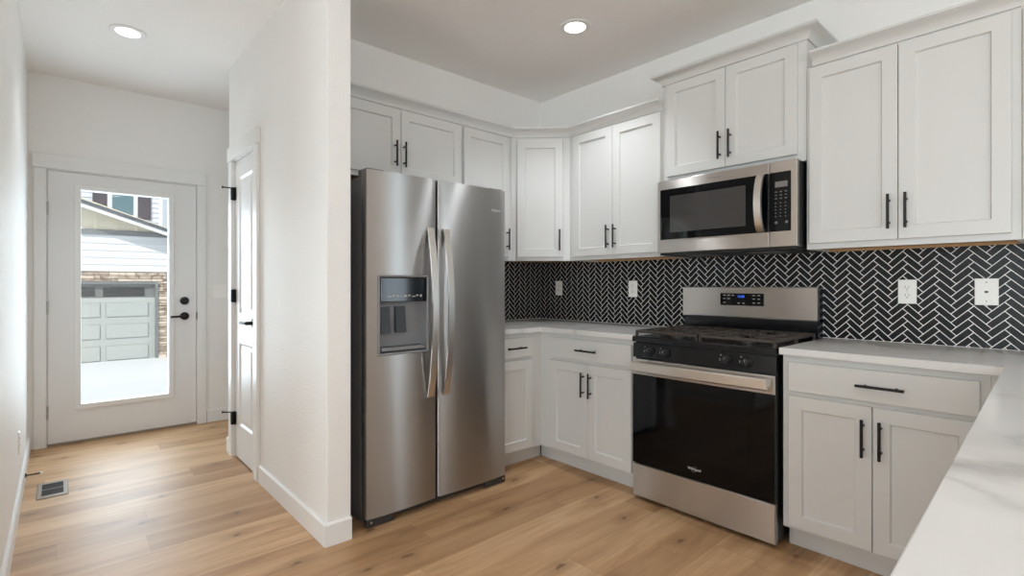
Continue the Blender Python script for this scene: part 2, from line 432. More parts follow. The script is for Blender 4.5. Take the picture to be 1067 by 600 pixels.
baseboard('baseboard_hall', [(DX1 + 0.09, HY0), (HX1, HY0), (HX1, HY1 - 0.001)][::-1], 'white baseboard wrapping the end of the hall wall')
baseboard('baseboard_corner', [(HX0, HY0 + 0.1), (HX0, HY0), (DX0 - 0.09, HY0)][::-1], 'short white baseboard on the far corner past the closet door')
baseboard('baseboard_entry', [(XE, EY1 + 0.075), (XE, 2.9)][::-1], 'white baseboard right of the glazed entry door')

# ------------------------------------------------------------------ entry door (door_1)
d1 = thing('door_1', 'white glazed entry door with a black lever at the end of the hall', 'door', (XE, EY0, 0), PI / 2)
d1['kind'] = 'structure'                               # local x runs along +y, local -y faces the hall (+x)
EW = EY1 - EY0
m = MB()                                               # casing
m.box(-0.072, -0.004, -0.020, -0.0005, 0, EZ + 0.006, bev=0.002); m.box(EW + 0.004, EW + 0.068, -0.020, -0.0005, 0, EZ + 0.006, bev=0.002)
m.box(-0.080, EW + 0.076, -0.026, -0.0005, EZ + 0.007, EZ + 0.112, bev=0.002)
m.build('casing', M['trim'], d1)
m = MB()
m.box(-0.009, 0.0, 0.0, 0.135, 0.0, EZ + 0.008); m.box(EW, EW + 0.009, 0.0, 0.135, 0.0, EZ + 0.008); m.box(0, EW, 0.0, 0.135, EZ, EZ + 0.009)
m.box(0.0, 0.014, 0.0495, 0.075, 0.0185, EZ); m.box(EW - 0.014, EW, 0.0495, 0.075, 0.0185, EZ); m.box(0.014, EW - 0.014, 0.0495, 0.075, EZ - 0.014, EZ)
m.build('jamb', M['trim'], d1)
m = MB(); m.box(0.0, EW, 0.0, 0.14, 0.0008, 0.018, bev=0.003); m.build('threshold', M['vinyl'], d1)
GX0, GX1, GZ0, GZ1 = 0.185, 0.755, 0.285, 1.925
m = MB()
a, b, c, d = 0.003, EW - 0.003, 0.0186, EZ - 0.003
m.box(a, GX0, 0.004, 0.048, c, d); m.box(GX1, b, 0.004, 0.048, c, d); m.box(GX0, GX1, 0.004, 0.048, c, GZ0); m.box(GX0, GX1, 0.004, 0.048, GZ1, d)
slab = m.build('slab', M['doorpaint'], d1)
m = MB()                                               # raised frame that holds the glass
for y0, y1 in ((-0.010, 0.004), (0.048, 0.060)):
    w = 0.032
    m.box(GX0 - w, GX0 + 0.006, y0, y1, GZ0 - w, GZ1 + w, bev=0.003); m.box(GX1 - 0.006, GX1 + w, y0, y1, GZ0 - w, GZ1 + w, bev=0.003)
    m.box(GX0, GX1, y0, y1, GZ0 - w, GZ0 + 0.006, bev=0.003); m.box(GX0, GX1, y0, y1, GZ1 - 0.006, GZ1 + w, bev=0.003)
m.build('glass_frame', M['trim'], slab)
m = MB(); m.box(GX0 + 0.001, GX1 - 0.001, 0.020, 0.028, GZ0 + 0.001, GZ1 - 0.001); m.build('pane', M['pane'], slab)
for z in (1.765, 1.03, 0.255):
    m = MB(); m.cyl((0.0, -0.004, z - 0.045), (0.0, -0.004, z + 0.045), 0.007); m.cyl((0, -0.004, z - 0.052), (0, -0.004, z - 0.046), 0.005)
    m.build('hinge', M['nickel'], d1)
m = MB(); m.lathe((0.862, 0.004, 1.062), (0, -1, 0), [(0.033, 0), (0.033, 0.008), (0.029, 0.013), (0.016, 0.014), (0.015, 0.022)]); m.box(0.858, 0.866, -0.032, -0.015, 1.045, 1.079, bev=0.002)
m.build('deadbolt', M['black'], slab)
m = MB(); m.lathe((0.862, 0.004, 0.932), (0, -1, 0), [(0.033, 0), (0.033, 0.007), (0.028, 0.012), (0.013, 0.014), (0.012, 0.05)])
m.tube([(0.868, -0.046, 0.932), (0.84, -0.05, 0.932), (0.80, -0.052, 0.931), (0.755, -0.050, 0.929)], 0.0095, flat=0.75)
m.build('lever_handle', M['black'], slab)
m = MB(); m.box(EW - 0.002, EW + 0.008, -0.006, -0.0006, 0.90, 0.965, bev=0.001); m.build('strike_plate', M['black'], d1)

# ------------------------------------------------------------------ closet door (door_2)
d2 = thing('door_2', 'narrow white two-panel closet door with black hinges in the hall wall', 'door', (DX0, HY0, 0), 0); d2['kind'] = 'structure'
DW = DX1 - DX0
m = MB()
m.box(-0.086, -0.008, -0.020, -0.0005, 0, DZ + 0.006, bev=0.002); m.box(DW + 0.008, DW + 0.086, -0.020, -0.0005, 0, DZ + 0.006, bev=0.002)
m.box(-0.095, DW + 0.095, -0.026, -0.0005, DZ + 0.007, DZ + 0.105, bev=0.002)
m.build('casing', M['trim'], d2)
m = MB(); m.box(-0.014, -0.001, 0.0, 0.112, 0, DZ + 0.01); m.box(DW + 0.001, DW + 0.014, 0, 0.112, 0, DZ + 0.01); m.box(-0.001, DW + 0.001, 0, 0.112, DZ, DZ + 0.01)
m.build('jamb', M['trim'], d2)
def panel_leaf(m, x0, x1, z0, z1, y, t, rects):
    """slab with sunk-and-raised panels on its front; front at y, back at y+t"""
    xs = sorted({x0, x1} | {r[0] for r in rects} | {r[1] for r in rects}); zs = sorted({z0, z1} | {r[2] for r in rects} | {r[3] for r in rects})
    for i in range(len(xs) - 1):
        for k in range(len(zs) - 1):
            cx, cz = (xs[i] + xs[i + 1]) / 2, (zs[k] + zs[k + 1]) / 2
            if any(r[0] < cx < r[1] and r[2] < cz < r[3] for r in rects): continue
            m.poly([(xs[i], y, zs[k]), (xs[i + 1], y, zs[k]), (xs[i + 1], y, zs[k + 1]), (xs[i], y, zs[k + 1])])
    for r in rects:
        m.rectloft(r[0], r[1], r[2], r[3], [(0, y), (0.014, y + 0.010), (0.022, y + 0.010), (0.045, y + 0.002)], cap0=False)
    m.poly([(x0, y + t, z0), (x0, y + t, z1), (x1, y + t, z1), (x1, y + t, z0)])
    for (p, q) in (((x0, z0), (x1, z0)), ((x1, z0), (x1, z1)), ((x1, z1), (x0, z1)), ((x0, z1), (x0, z0))):
        m.poly([(p[0], y, p[1]), (q[0], y, q[1]), (q[0], y + t, q[1]), (p[0], y + t, p[1])])
m = MB(); panel_leaf(m, 0.003, DW - 0.003, 0.012, DZ - 0.004, 0.006, 0.035, [(0.10, DW - 0.10, 0.24, 0.80), (0.10, DW - 0.10, 1.00, 1.93)])
bmesh.ops.remove_doubles(m.bm, verts=m.bm.verts[:], dist=1e-5)
leaf = m.build('leaf', M['doorpaint'], d2)
for z, stop in ((1.83, True), (1.12, False), (0.27, True)):
    m = MB(); m.cyl((-0.001, -0.003, z - 0.045), (-0.001, -0.003, z + 0.045), 0.0085); m.box(0.002, 0.028, 0.002, 0.0058, z - 0.045, z + 0.045)
    m.box(-0.008, 0.012, -0.0235, -0.0055, z - 0.043, z + 0.043, bev=0.002)
    h = m.build('hinge', M['black'], d2)
    if stop:
        m = MB(); m.cyl((-0.001, -0.006, z + 0.040), (-0.028, -0.062, z + 0.044), 0.0042); m.cyl((-0.028, -0.062, z + 0.044), (-0.032, -0.071, z + 0.0445), 0.007)
        m.build('door_stop', M['black'], h)
m = MB(); m.lathe((DW - 0.062, 0.0058, 0.955), (0, -1, 0), [(0.032, 0), (0.032, 0.007), (0.027, 0.012), (0.012, 0.014), (0.012, 0.05)])
m.tube([(DW - 0.055, -0.042, 0.955), (DW - 0.09, -0.048, 0.955), (DW - 0.13, -0.05, 0.954), (DW - 0.165, -0.048, 0.953)], 0.0095)
m.build('lever_handle', M['black'], leaf)

# ------------------------------------------------------------------ cabinets
def add_pull(parent, x, y, z, length, vertical):
    m = MB(); r = 0.0058
    if vertical:
        m.cyl((0, -0.032, -length / 2), (0, -0.032, length / 2), r)
        for s_ in (-1, 1): m.cyl((0, 0, s_ * length * 0.32), (0, -0.032, s_ * length * 0.32), 0.0048)
    else:
        m.cyl((-length / 2, -0.032, 0), (length / 2, -0.032, 0), r)
        for s_ in (-1, 1): m.cyl((s_ * length * 0.32, 0, 0), (s_ * length * 0.32, -0.032, 0), 0.0048)
    return m.build('bar_handle', M['black'], parent, (x, y, z))

def shaker_door(root, x0, x1, z0, z1, pull=None, name='door', y=-0.0008):
    """pull = (x, zcentre) in the cabinet's own frame"""
    w, h, t = x1 - x0, z1 - z0, 0.020
    m = MB()
    m.rectloft(0, w, 0, h, [(0, 0), (0, -t + 0.002), (0.002, -t), (0.056, -t), (0.0605, -t + 0.011)])
    o = m.build(name, M['cabinet'], root, (x0, y, z0))
    if pull: add_pull(o, pull[0] - x0, -t, pull[1] - z0, 0.152, True)
    return o
def slab_drawer(root, x0, x1, z0, z1, pull=True, y=-0.0008):
    w, h, t = x1 - x0, z1 - z0, 0.020
    m = MB(); m.rectloft(0, w, 0, h, [(0, 0), (0, -t + 0.002), (0.002, -t)])
    o = m.build('drawer', M['cabinet'], root, (x0, y, z0))
    if pull: add_pull(o, pull if pull is not True else w / 2, -t, h / 2, 0.160, False)
    return o
def upper_body(root, W, D, z0, z1):
    m = MB()
    m.box(0, W, 0, 0.019, z0, z0 + 0.034); m.box(0, W, 0, 0.019, z0 + 0.034, z1)
    m.box(0, 0.016, 0.019, D, z0, z1); m.box(W - 0.016, W, 0.019, D, z0, z1)
    m.box(0.016, W - 0.016, 0.019, D, z0 + 0.016, z1)
    m.box(0.016, W - 0.016, 0.0192, D - 0.0005, z0 + 0.012, z0 + 0.0155, mi=1)      # raw underside
    m.box(0.016, W - 0.016, D - 0.020, D - 0.0005, z0, z0 + 0.012, mi=1)
    return m.build('body', [M['cabinet'], M['rawwood']], root)
def base_body(root, W, D=0.608, x_toe=0.0, ztop=0.881):
    m = MB(); m.box(0, W, 0, D, 0.105, ztop); o = m.build('body', M['cabinet'], root)
    m = MB(); m.box(x_toe, W, 0.075, 0.10, 0.0008, 0.1045); m.build('toe_kick', M['cabinet'], root)
    return o

UG, BG = 'white upper cabinets', 'white base cabinets'
yf = YB - 0.305
# --- back wall uppers
c = thing('upper_cabinet', 'white two-door wall cabinet right of the microwave', 'cabinet', (-0.890, yf, 0), 0, UG)
upper_body(c, 0.749, 0.303, 1.370, 2.262)
shaker_door(c, 0.015, 0.366, 1.397, 2.252, (0.337, 1.518)); shaker_door(c, 0.369, 0.722, 1.397, 2.252, (0.398, 1.518))
c_right = c
c = thing('upper_cabinet', 'white wall cabinet at the right edge, beyond the large two-door one', 'cabinet', (-0.139, yf, 0), 0, UG)
upper_body(c, 0.46, 0.303, 1.370, 2.262); shaker_door(c, 0.015, 0.445, 1.397, 2.252, (0.05, 1.518))
c_far = c
c = thing('upper_cabinet', 'short white two-door cabinet above the microwave, with raised crown', 'cabinet', (-1.680, yf, 0), 0, UG)
upper_body(c, 0.788, 0.303, 1.812, 2.405)
shaker_door(c, 0.026, 0.386, 1.846, 2.398, (0.360, 1.966)); shaker_door(c, 0.389, 0.750, 1.846, 2.398, (0.418, 1.966))
c_tall = c
c = thing('upper_cabinet', 'white two-door wall cabinet between the corner cabinet and the microwave', 'cabinet', (-2.445, yf, 0), 0, UG)
upper_body(c, 0.763, 0.303, 1.370, 2.262)
shaker_door(c, 0.044, 0.387, 1.397, 2.252, (0.359, 1.518)); shaker_door(c, 0.390, 0.748, 1.397, 2.252, (0.416, 1.518))
# --- corner cabinet
r2 = math.sqrt(0.5); CW = 0.30 / r2
c = thing('corner_cabinet', 'white diagonal corner wall cabinet with one narrow door', 'cabinet', (-2.745, 2.455, 0), PI / 4, UG)
m = MB()
pts = [(0.0, 0.0), (CW, 0.0)]
def loc45(x, y):
    dx, dy = x + 2.745, y - 2.455; return (dx * r2 + dy * r2, -dx * r2 + dy * r2)
plan = [loc45(-2.745, 2.455), loc45(-2.446, 2.754), loc45(-2.446, YB - 0.002), loc45(XB + 0.002, YB - 0.002), loc45(XB + 0.002, 2.4565), loc45(-2.745, 2.4565)]
m.prism(plan, 'z', 1.386, 2.262); m.box(0, CW, 0.0, 0.019, 1.370, 1.386)
m.prism([(p[0] * 0.97 + 0.006, p[1] * 0.97 + 0.02) for p in plan], 'z', 1.3825, 1.3858, mi=1)
m.build('body', [M['cabinet'], M['rawwood']], c)
shaker_door(c, 0.042, 0.372, 1.397, 2.240, (0.347, 1.518))
# --- fridge wall uppers
xf = XB + 0.305
c = thing('upper_cabinet', 'tall narrow white cabinet between the refrigerator top and the corner cabinet', 'cabinet', (xf, 2.012, 0), PI / 2, UG)
upper_body(c, 0.442, 0.303, 1.370, 2.262); shaker_door(c, 0.005, 0.404, 1.397, 2.252, (0.378, 1.520))
c = thing('upper_cabinet', 'wide short white two-door cabinet above the refrigerator', 'cabinet', (xf, 1.040, 0), PI / 2, UG)
upper_body(c, 0.970, 0.303, 1.822, 2.262)
shaker_door(c, 0.050, 0.501, 1.850, 2.252, (0.459, 1.980)); shaker_door(c, 0.505, 0.952, 1.850, 2.252, (0.519, 1.980))

# --- crown mouldings: cove profile, (projection, height above base)
CROWN = [(0.0, 0.0), (0.010, 0.0), (0.012, 0.006), (0.016, 0.016), (0.024, 0.027), (0.036, 0.037), (0.050, 0.043), (0.054, 0.045), (0.057, 0.047), (0.062, 0.050), (0.062, 0.060), (0.0, 0.060)]
def crown_run(name, pts, z, mat, parent=None, org=(0, 0)):
    P = [Vector((p[0] - org[0], p[1] - org[1], 0)) for p in pts]; n = len(P); offs = []
    for i in range(n):
        ns = []
        if i > 0: d = (P[i] - P[i - 1]).normalized(); ns.append(Vector((d.y, -d.x, 0)))
        if i < n - 1: d = (P[i + 1] - P[i]).normalized(); ns.append(Vector((d.y, -d.x, 0)))
        offs.append(ns[0] if len(ns) == 1 else (ns[0] + ns[1]) / (1 + ns[0].dot(ns[1])))
    m = MB(); m.loft([[P[i] + offs[i] * (q[0] + 0.0008) + Vector((0, 0, z + q[1])) for q in CROWN] for i in range(n)], smooth=True)
    return m.build(name, mat, parent)
o = crown_run('crown_molding', [(xf, 1.040), (xf, 2.455), (-2.445, yf), (-1.683, yf)], 2.263, M['cabinet'])
tag(o, 'white crown moulding over the refrigerator, corner and left wall cabinets', 'moulding', None, 'thing')
crown_run('crown', [(-1.681, YB - 0.003), (-1.681, yf), (-0.891, yf), (-0.891, YB - 0.003)], 2.406, M['cabinet'], c_tall, (-1.680, yf))
crown_run('crown', [(-0.862, yf), (-0.1415, yf)], 2.263, M['cabinet'], c_right, (-0.890, yf))
crown_run('crown', [(-0.1385, yf), (0.321, yf)], 2.263, M['cabinet'], c_far, (-0.139, yf))

# --- base cabinets
ybf = YB - 0.61
c = thing('base_cabinet', 'white base cabinet with one drawer and two doors left of the range', 'cabinet', (-2.4399, ybf, 0), 0, BG)
base_body(c, 0.768, 0.605, -0.07)
slab_drawer(c, 0.106, 0.745, 0.724, 0.852, 0.325)
shaker_door(c, 0.106, 0.4235, 0.122, 0.703, (0.397, 0.578)); shaker_door(c, 0.4265, 0.745, 0.122, 0.703, (0.455, 0.578))
c = thing('base_cabinet', 'narrow white base cabinet between the refrigerator and the corner', 'cabinet', (-2.440, 2.022, 0), PI / 2, BG)
base_body(c, 0.4277, 0.605)
m = MB(); m.box(0.4278, 0.497, 0.075, 0.10, 0.0008, 0.1045); m.build('toe_kick', M['cabinet'], c)
slab_drawer(c, 0.014, 0.332, 0.724, 0.852, 0.155); shaker_door(c, 0.014, 0.332, 0.122, 0.703, (0.05, 0.578))
c = thing('base_cabinet', 'white base cabinet with a drawer and two doors right of the range', 'cabinet', (-0.889, ybf, 0), 0, BG)
base_body(c, 0.687, 0.605)
slab_drawer(c, 0.027, 0.660, 0.724, 0.852, 0.343)
shaker_door(c, 0.027, 0.340, 0.122, 0.703, (0.312, 0.578)); shaker_door(c, 0.343, 0.660, 0.122, 0.703, (0.371, 0.578))
m = MB(); m.box(0.688, 0.800, 0.0, 0.02, 0.105, 0.881); m.box(0.688, 0.80, 0.075, 0.10, 0.0008, 0.1045); m.build('filler_panel', M['cabinet'], c)
c = thing('base_cabinet', 'white peninsula base cabinets under the marble-veined counter', 'cabinet', (-0.085, 2.40, 0), -PI / 2, BG)
base_body(c, 2.02, 0.60)
for k in range(3):
    a = 0.15 + k * 0.62
    slab_drawer(c, a, a + 0.60, 0.724, 0.852); shaker_door(c, a, a + 0.2985, 0.122, 0.703, (a + 0.27, 0.578)); shaker_door(c, a + 0.3015, a + 0.60, 0.122, 0.703, (a + 0.33, 0.578))

# --- countertops
def slab_poly(name, plan, z0, z1, mat, bev=0.003):
    b2 = bmesh.new()
    lo = [b2.verts.new((p[0], p[1], z0)) for p in plan]; hi = [b2.verts.new((p[0], p[1], z1)) for p in plan]
    b2.faces.new(lo[::-1]); b2.faces.new(hi); n = len(plan)
    for i in range(n): b2.faces.new((lo[i], lo[(i + 1) % n], hi[(i + 1) % n], hi[i]))
    bmesh.ops.bevel(b2, geom=[e for e in b2.edges], offset=bev, segments=2, affect='EDGES', profile=0.5)
    m = MB(); m.merge(b2); return m.build(name, mat)
CZ0, CZ1, CF = 0.883, 0.914, YB - 0.648
o = slab_poly('countertop', [(XB + 0.002, 2.020), (XB + 0.648, 2.020), (XB + 0.648, CF), (-1.671, CF), (-1.671, YB - 0.002), (XB + 0.002, YB - 0.002)], CZ0, CZ1, M['quartz'])
tag(o, 'white quartz corner countertop between the refrigerator and the range', 'countertop')
o = slab_poly('countertop', [(-0.895, YB - 0.002), (-0.895, CF), (-0.163, CF), (-0.112, 0.22), (0.62, 0.22), (0.62, YB - 0.002)], CZ0, CZ1, M['quartz'])
tag(o, 'white grey-veined quartz countertop right of the range, running onto the peninsula', 'countertop')

# --- backsplash: real herringbone tiles over a grout bed
def clip(poly, x0, x1, z0, z1):
    def cut(P, ax, v, keep_gt):
        out = []
        for i in range(len(P)):
            a, b = P[i], P[(i + 1) % len(P)]
            ia = (a[ax] > v) == keep_gt; ib = (b[ax] > v) == keep_gt
            if ia: out.append(a)
            if ia != ib:
                t = (v - a[ax]) / (b[ax] - a[ax]); out.append((a[0] + (b[0] - a[0]) * t, a[1] + (b[1] - a[1]) * t))
        return out
    for ax, v, k in ((0, x0, True), (0, x1, False), (1, z0, True), (1, z1, False)):
        poly = cut(poly, ax, v, k)
        if len(poly) < 3: return None
    return poly
def backsplash(name, length, z0, z1, loc, rotz, label, ox=0.0, oz=0.0):
    m = MB(); m.box(0, length, -0.004, 0, z0, z1, mi=1)
    u, g = 0.0280, 0.0033
    n = 3; q = math.sqrt(0.5)
    N = int((length + 1) / u) + 10
    for a in range(-N, N):
        for b in range(-N // 3, N // 3):
            bx, bz = a + b * n, a - b * n
            for (x0, x1, y0, y1) in ((bx, bx + 3, bz, bz + 1), (bx + 3, bx + 4, bz - 2, bz + 1)):
                P = [(x0 * u + g / 2 * 1.0, y0 * u + g / 2), (x1 * u - g / 2, y0 * u + g / 2), (x1 * u - g / 2, y1 * u - g / 2), (x0 * u + g / 2, y1 * u - g / 2)]
                R = [((p[0] - p[1]) * q + ox, (p[0] + p[1]) * q + oz) for p in P]
                if max(r[0] for r in R) < 0 or min(r[0] for r in R) > length or max(r[1] for r in R) < z0 or min(r[1] for r in R) > z1: continue
                C = clip(R, 0.0, length, z0 + 0.001, z1)
                if not C: continue
                cx = sum(p[0] for p in C) / len(C); cz = sum(p[1] for p in C) / len(C)
                s_ = 0.98
                m.loft([[(p[0], -0.004, p[1]) for p in C], [(p[0], -0.0043, p[1]) for p in C], [(cx + (p[0] - cx) * s_, -0.0047, cz + (p[1] - cz) * s_) for p in C]], cap0=False)
    o = m.build(name, [M['tile'], M['grout']], None, loc, rotz)
    return tag(o, label, 'backsplash')
backsplash('backsplash', 3.66, 0.915, 1.384, (XB + 0.0065, YB - 0.0006, 0), 0, 'black herringbone tile backsplash with white grout behind the range', 0.063, 0.012)
backsplash('backsplash', YB - 2.024 - 0.001, 0.915, 1.384, (XB + 0.0006, 2.024, 0), PI / 2, 'short black herringbone backsplash between the refrigerator and the corner', 0.03, 0.012)

# ------------------------------------------------------------------ refrigerator (front faces +x)
FW = 0.906
fr = thing('refrigerator', 'stainless side-by-side refrigerator with dispenser in the left door', 'refrigerator', (-2.370, 1.116, 0), PI / 2)
m = MB(); m.box(0.004, FW - 0.030, 0.0, 0.640, 0.050, 1.735, bev=0.004); m.box(0.02, FW - 0.02, 0.03, 0.62, 0.0008, 0.05)
m.build('body', M['darkgrey'], fr)
m = MB(); m.box(0.010, FW - 0.010, -0.010, 0.0, 0.055, 1.730); m.build('gasket', M['gasket'], fr)
def fridge_door(x0, x1, z0, z1, hole=None):
    m = MB(); NX = 22
    t, bul = 0.056, 0.011
    def prof(u):
        e = abs(2 * u - 1); y = -t - bul * (1 - e ** 2.2)
        if e > 0.965: y += 0.010 * ((e - 0.965) / 0.035) ** 2
        return y
    us = [k / NX for k in range(NX + 1)] + [0.004, 0.012, 0.988, 0.996]
    if hole: us += [(hole[0] - x0) / (x1 - x0), (hole[1] - x0) / (x1 - x0)]
    us = sorted(set(round(u, 5) for u in us)); zs = sorted({z0, z1} | ({hole[2], hole[3]} if hole else set()))
    X = [x0 + u * (x1 - x0) for u in us]; V = {}
    for i, u in enumerate(us):
        for k, z in enumerate(zs): V[i, k] = m.bm.verts.new((X[i], prof(u), z))
    for i in range(len(us) - 1):
        for k in range(len(zs) - 1):
            cx, cz = (X[i] + X[i + 1]) / 2, (zs[k] + zs[k + 1]) / 2
            if hole and hole[0] < cx < hole[1] and hole[2] < cz < hole[3]: continue
            f = m.bm.faces.new((V[i, k], V[i + 1, k], V[i + 1, k + 1], V[i, k + 1])); f.smooth = True
    K = len(zs) - 1
    top = [V[i, K] for i in range(len(us))]; bot = [V[i, 0] for i in range(len(us))]
    tb = [m.bm.verts.new((x0, -0.011, z1)), m.bm.verts.new((x1, -0.011, z1))]; bb = [m.bm.verts.new((x0, -0.011, z0)), m.bm.verts.new((x1, -0.011, z0))]
    m.bm.faces.new(top + [tb[1], tb[0]]); m.bm.faces.new(bot[::-1] + [bb[0], bb[1]])
    m.bm.faces.new([V[0, k] for k in range(K + 1)] + [tb[0], bb[0]]); m.bm.faces.new([V[len(us) - 1, k] for k in range(K + 1)][::-1] + [bb[1], tb[1]])
    m.bm.faces.new((bb[0], tb[0], tb[1], bb[1]))
    return m
HOLE = (0.069, 0.346, 0.850, 1.238)
ld = fridge_door(0.0, 0.4075, 0.046, 1.763, HOLE).build('left_door', M['steel'], fr)
rd = fridge_door(0.4165, FW, 0.046, 1.763).build('right_door', M['steel'], fr)
# dispenser housing, set into the opening
x0, x1, z0, z1 = HOLE; yF, yB = -0.0625, -0.012
m = MB()
m.rectloft(x0 - 0.008, x1 + 0.008, z0 - 0.008, z1 + 0.008, [(0.0, -0.060), (0.0, -0.0685), (0.004, -0.071), (0.008, -0.070), (0.012, -0.064), (0.012, yB)], cap0=False, cap1=True)
disp = m.build('dispenser', M['greyplastic'], ld)
m = MB(); m.box(x0 + 0.006, x1 - 0.006, -0.0675, -0.02, z1 - 0.128, z1 - 0.006, bev=0.003); m.build('control_panel', M['dispenserpanel'], disp)
m = MB()
for k in range(9):
    a = x0 + 0.045 + k * 0.023
    m.box(a, a + (0.013 if k % 3 else 0.018), -0.0682, -0.0676, z1 - 0.104 + 0.004 * (k % 2), z1 - 0.099 + 0.006 * (k % 3 > 0))
m.build('panel_icons', M['mark'], disp)
for a in (0.018, 0.106):
    m = MB(); m.prism([(-0.045, z0 + 0.10), (-0.030, z0 + 0.235), (-0.016, z0 + 0.235), (-0.016, z0 + 0.10)], 'x', x0 + a, x0 + a + 0.056); m.build('paddle', M['paddle'], disp)
m = MB(); m.rectloft(x0 + 0.010, x1 - 0.115, z0 + 0.088, z0 + 0.250, [(0, -0.0125), (0, -0.016), (0.003, -0.017)]); m.build('paddle_plate', M['greyplastic'], disp)
m = MB(); m.box(x0 + 0.012, x1 - 0.012, -0.062, -0.0125, z0 + 0.012, z0 + 0.030, bev=0.003)
for k in range(10): m.box(x0 + 0.03 + k * 0.022, x0 + 0.040 + k * 0.022, -0.055, -0.02, z0 + 0.0302, z0 + 0.032, mi=1)
m.build('drip_tray', [M['greyplastic'], M['slot']], disp)
def fridge_handle(x, par):
    m = MB(); L = []; N = 18
    for k in range(N + 1):
        t = k / N; z = 0.598 + t * 0.902; y = -0.067 - 0.052 * (math.sin(PI * min(max(t * 1.0, 0), 1)) ** 0.75) 
        w = 0.0205; d = 0.007
        L.append([(x - w, y, z), (x - w * 0.9, y - d, z), (x + w * 0.9, y - d, z), (x + w, y, z), (x + w * 0.7, y + d, z), (x - w * 0.7, y + d, z)])
    m.loft(L, smooth=True)
    return m.build('door_handle', M['handlesteel'], par)
fridge_handle(0.362, ld); fridge_handle(0.462, rd)
text_part('logo', 'Whirlpool', 0.02, M['logo'], rd, (0.812, -0.0645, 1.638), (PI / 2, 0, -0.02), width=0.082)
m = MB(); m.tube([(0.812 + 0.020 * math.cos(a), -0.0650, 1.637 + 0.0145 * math.sin(a) + 0.006 * math.cos(a)) for a in [0.5 + k * 0.25 for k in range(22)]], 0.0004, n=5); m.build('logo_ring', M['logo'], rd)
m = MB(); m.box(0.03, FW - 0.03, -0.030, 0.030, 0.012, 0.0445, bev=0.003); m.build('base_grille', M['grille'], fr)
for a in (0.004, FW - 0.154):
    m = MB(); m.box(a, a + 0.150, -0.058, -0.031, 0.004, 0.044, bev=0.006); r_ = m.build('roller_cover', M['grille'], fr)
    xx = a + (0.022 if a < 0.4 else 0.128)
    m = MB(); m.cyl((xx, -0.060, 0.026), (xx, -0.0585, 0.026), 0.013); m.build('roller_hole', M['slot'], r_)
    m = MB(); m.cyl((xx, -0.064, 0.030), (xx, -0.0602, 0.030), 0.006); m.build('leveling_screw', M['chrome'], r_)
for a in (0.012, FW - 0.112):
    m = MB(); m.box(a, a + 0.10, -0.040, 0.060, 1.7358, 1.775, bev=0.008); m.build('hinge_cover', M['darkgrey'], fr)

# ------------------------------------------------------------------ gas range (front faces -y)
RX = -1.665; RW = 0.762; RY = 2.432
rg = thing('gas_range', 'stainless and black freestanding gas range between the base cabinets', 'range', (RX, RY, 0), 0)
D = YB - 0.008 - RY
m = MB(); m.box(0.003, RW - 0.003, 0.0, D - 0.03, 0.030, 0.905); m.build('body', M['blackplastic'], rg)
for x in (0.04, RW - 0.07):
    for y in (0.04, D - 0.10): m = MB(); m.cyl((x + 0.015, y, 0.0008), (x + 0.015, y, 0.0298), 0.014); m.build('foot', M['blackplastic'], rg)
m = MB(); m.rectloft(0.002, RW - 0.002, 0.022, 0.203, [(0, -0.001), (0, -0.026), (0.004, -0.030)]); m.build('storage_drawer', M['steelflat'], rg)
m = MB(); m.box(0.002, RW - 0.002, -0.030, -0.001, 0.208, 0.783, bev=0.002)
od = m.build('oven_door', M['blackplastic'], rg)
m = MB(); m.box(0.003, RW - 0.003, -0.0335, -0.0302, 0.2085, 0.699, bev=0.001); m.build('door_glass', M['blackglass'], od)
m = MB(); m.box(0.135, RW - 0.125, -0.0345, -0.0336, 0.315, 0.645, bev=0.0003); m.build('door_window', M['winglass'], od)
m = MB(); m.rectloft(0.002, RW - 0.002, 0.700, 0.784, [(0, -0.0302), (0, -0.035), (0.003, -0.037)]); m.build('door_trim', M['steelflat'], od)
m = MB()
L = []
for k in range(13):
    t = k / 12; x = 0.020 + t * (RW - 0.040); y = -0.076 - 0.010 * math.sin(PI * t)
    L.append([(x, y, 0.722), (x, y - 0.011, 0.728), (x, y - 0.013, 0.770), (x, y - 0.009, 0.775), (x, y + 0.010, 0.772), (x, y + 0.010, 0.727)])
m.loft(L, smooth=False); m.box(0.024, 0.05, -0.070, -0.0365, 0.735, 0.768); m.box(RW - 0.05, RW - 0.024, -0.070, -0.0365, 0.735, 0.768)
m.build('oven_handle', M['handlesteel'], od)
text_part('logo', 'Whirlpool', 0.02, M['logo'], od, (0.372, -0.0339, 0.262), (PI / 2, 0, 0), width=0.070)
m = MB(); m.tube([(0.372 + 0.017 * math.cos(a), -0.0342, 0.261 + 0.012 * math.sin(a) + 0.005 * math.cos(a)) for a in [0.5 + k * 0.25 for k in range(22)]], 0.0003, n=5); m.build('logo_ring', M['logo'], od)
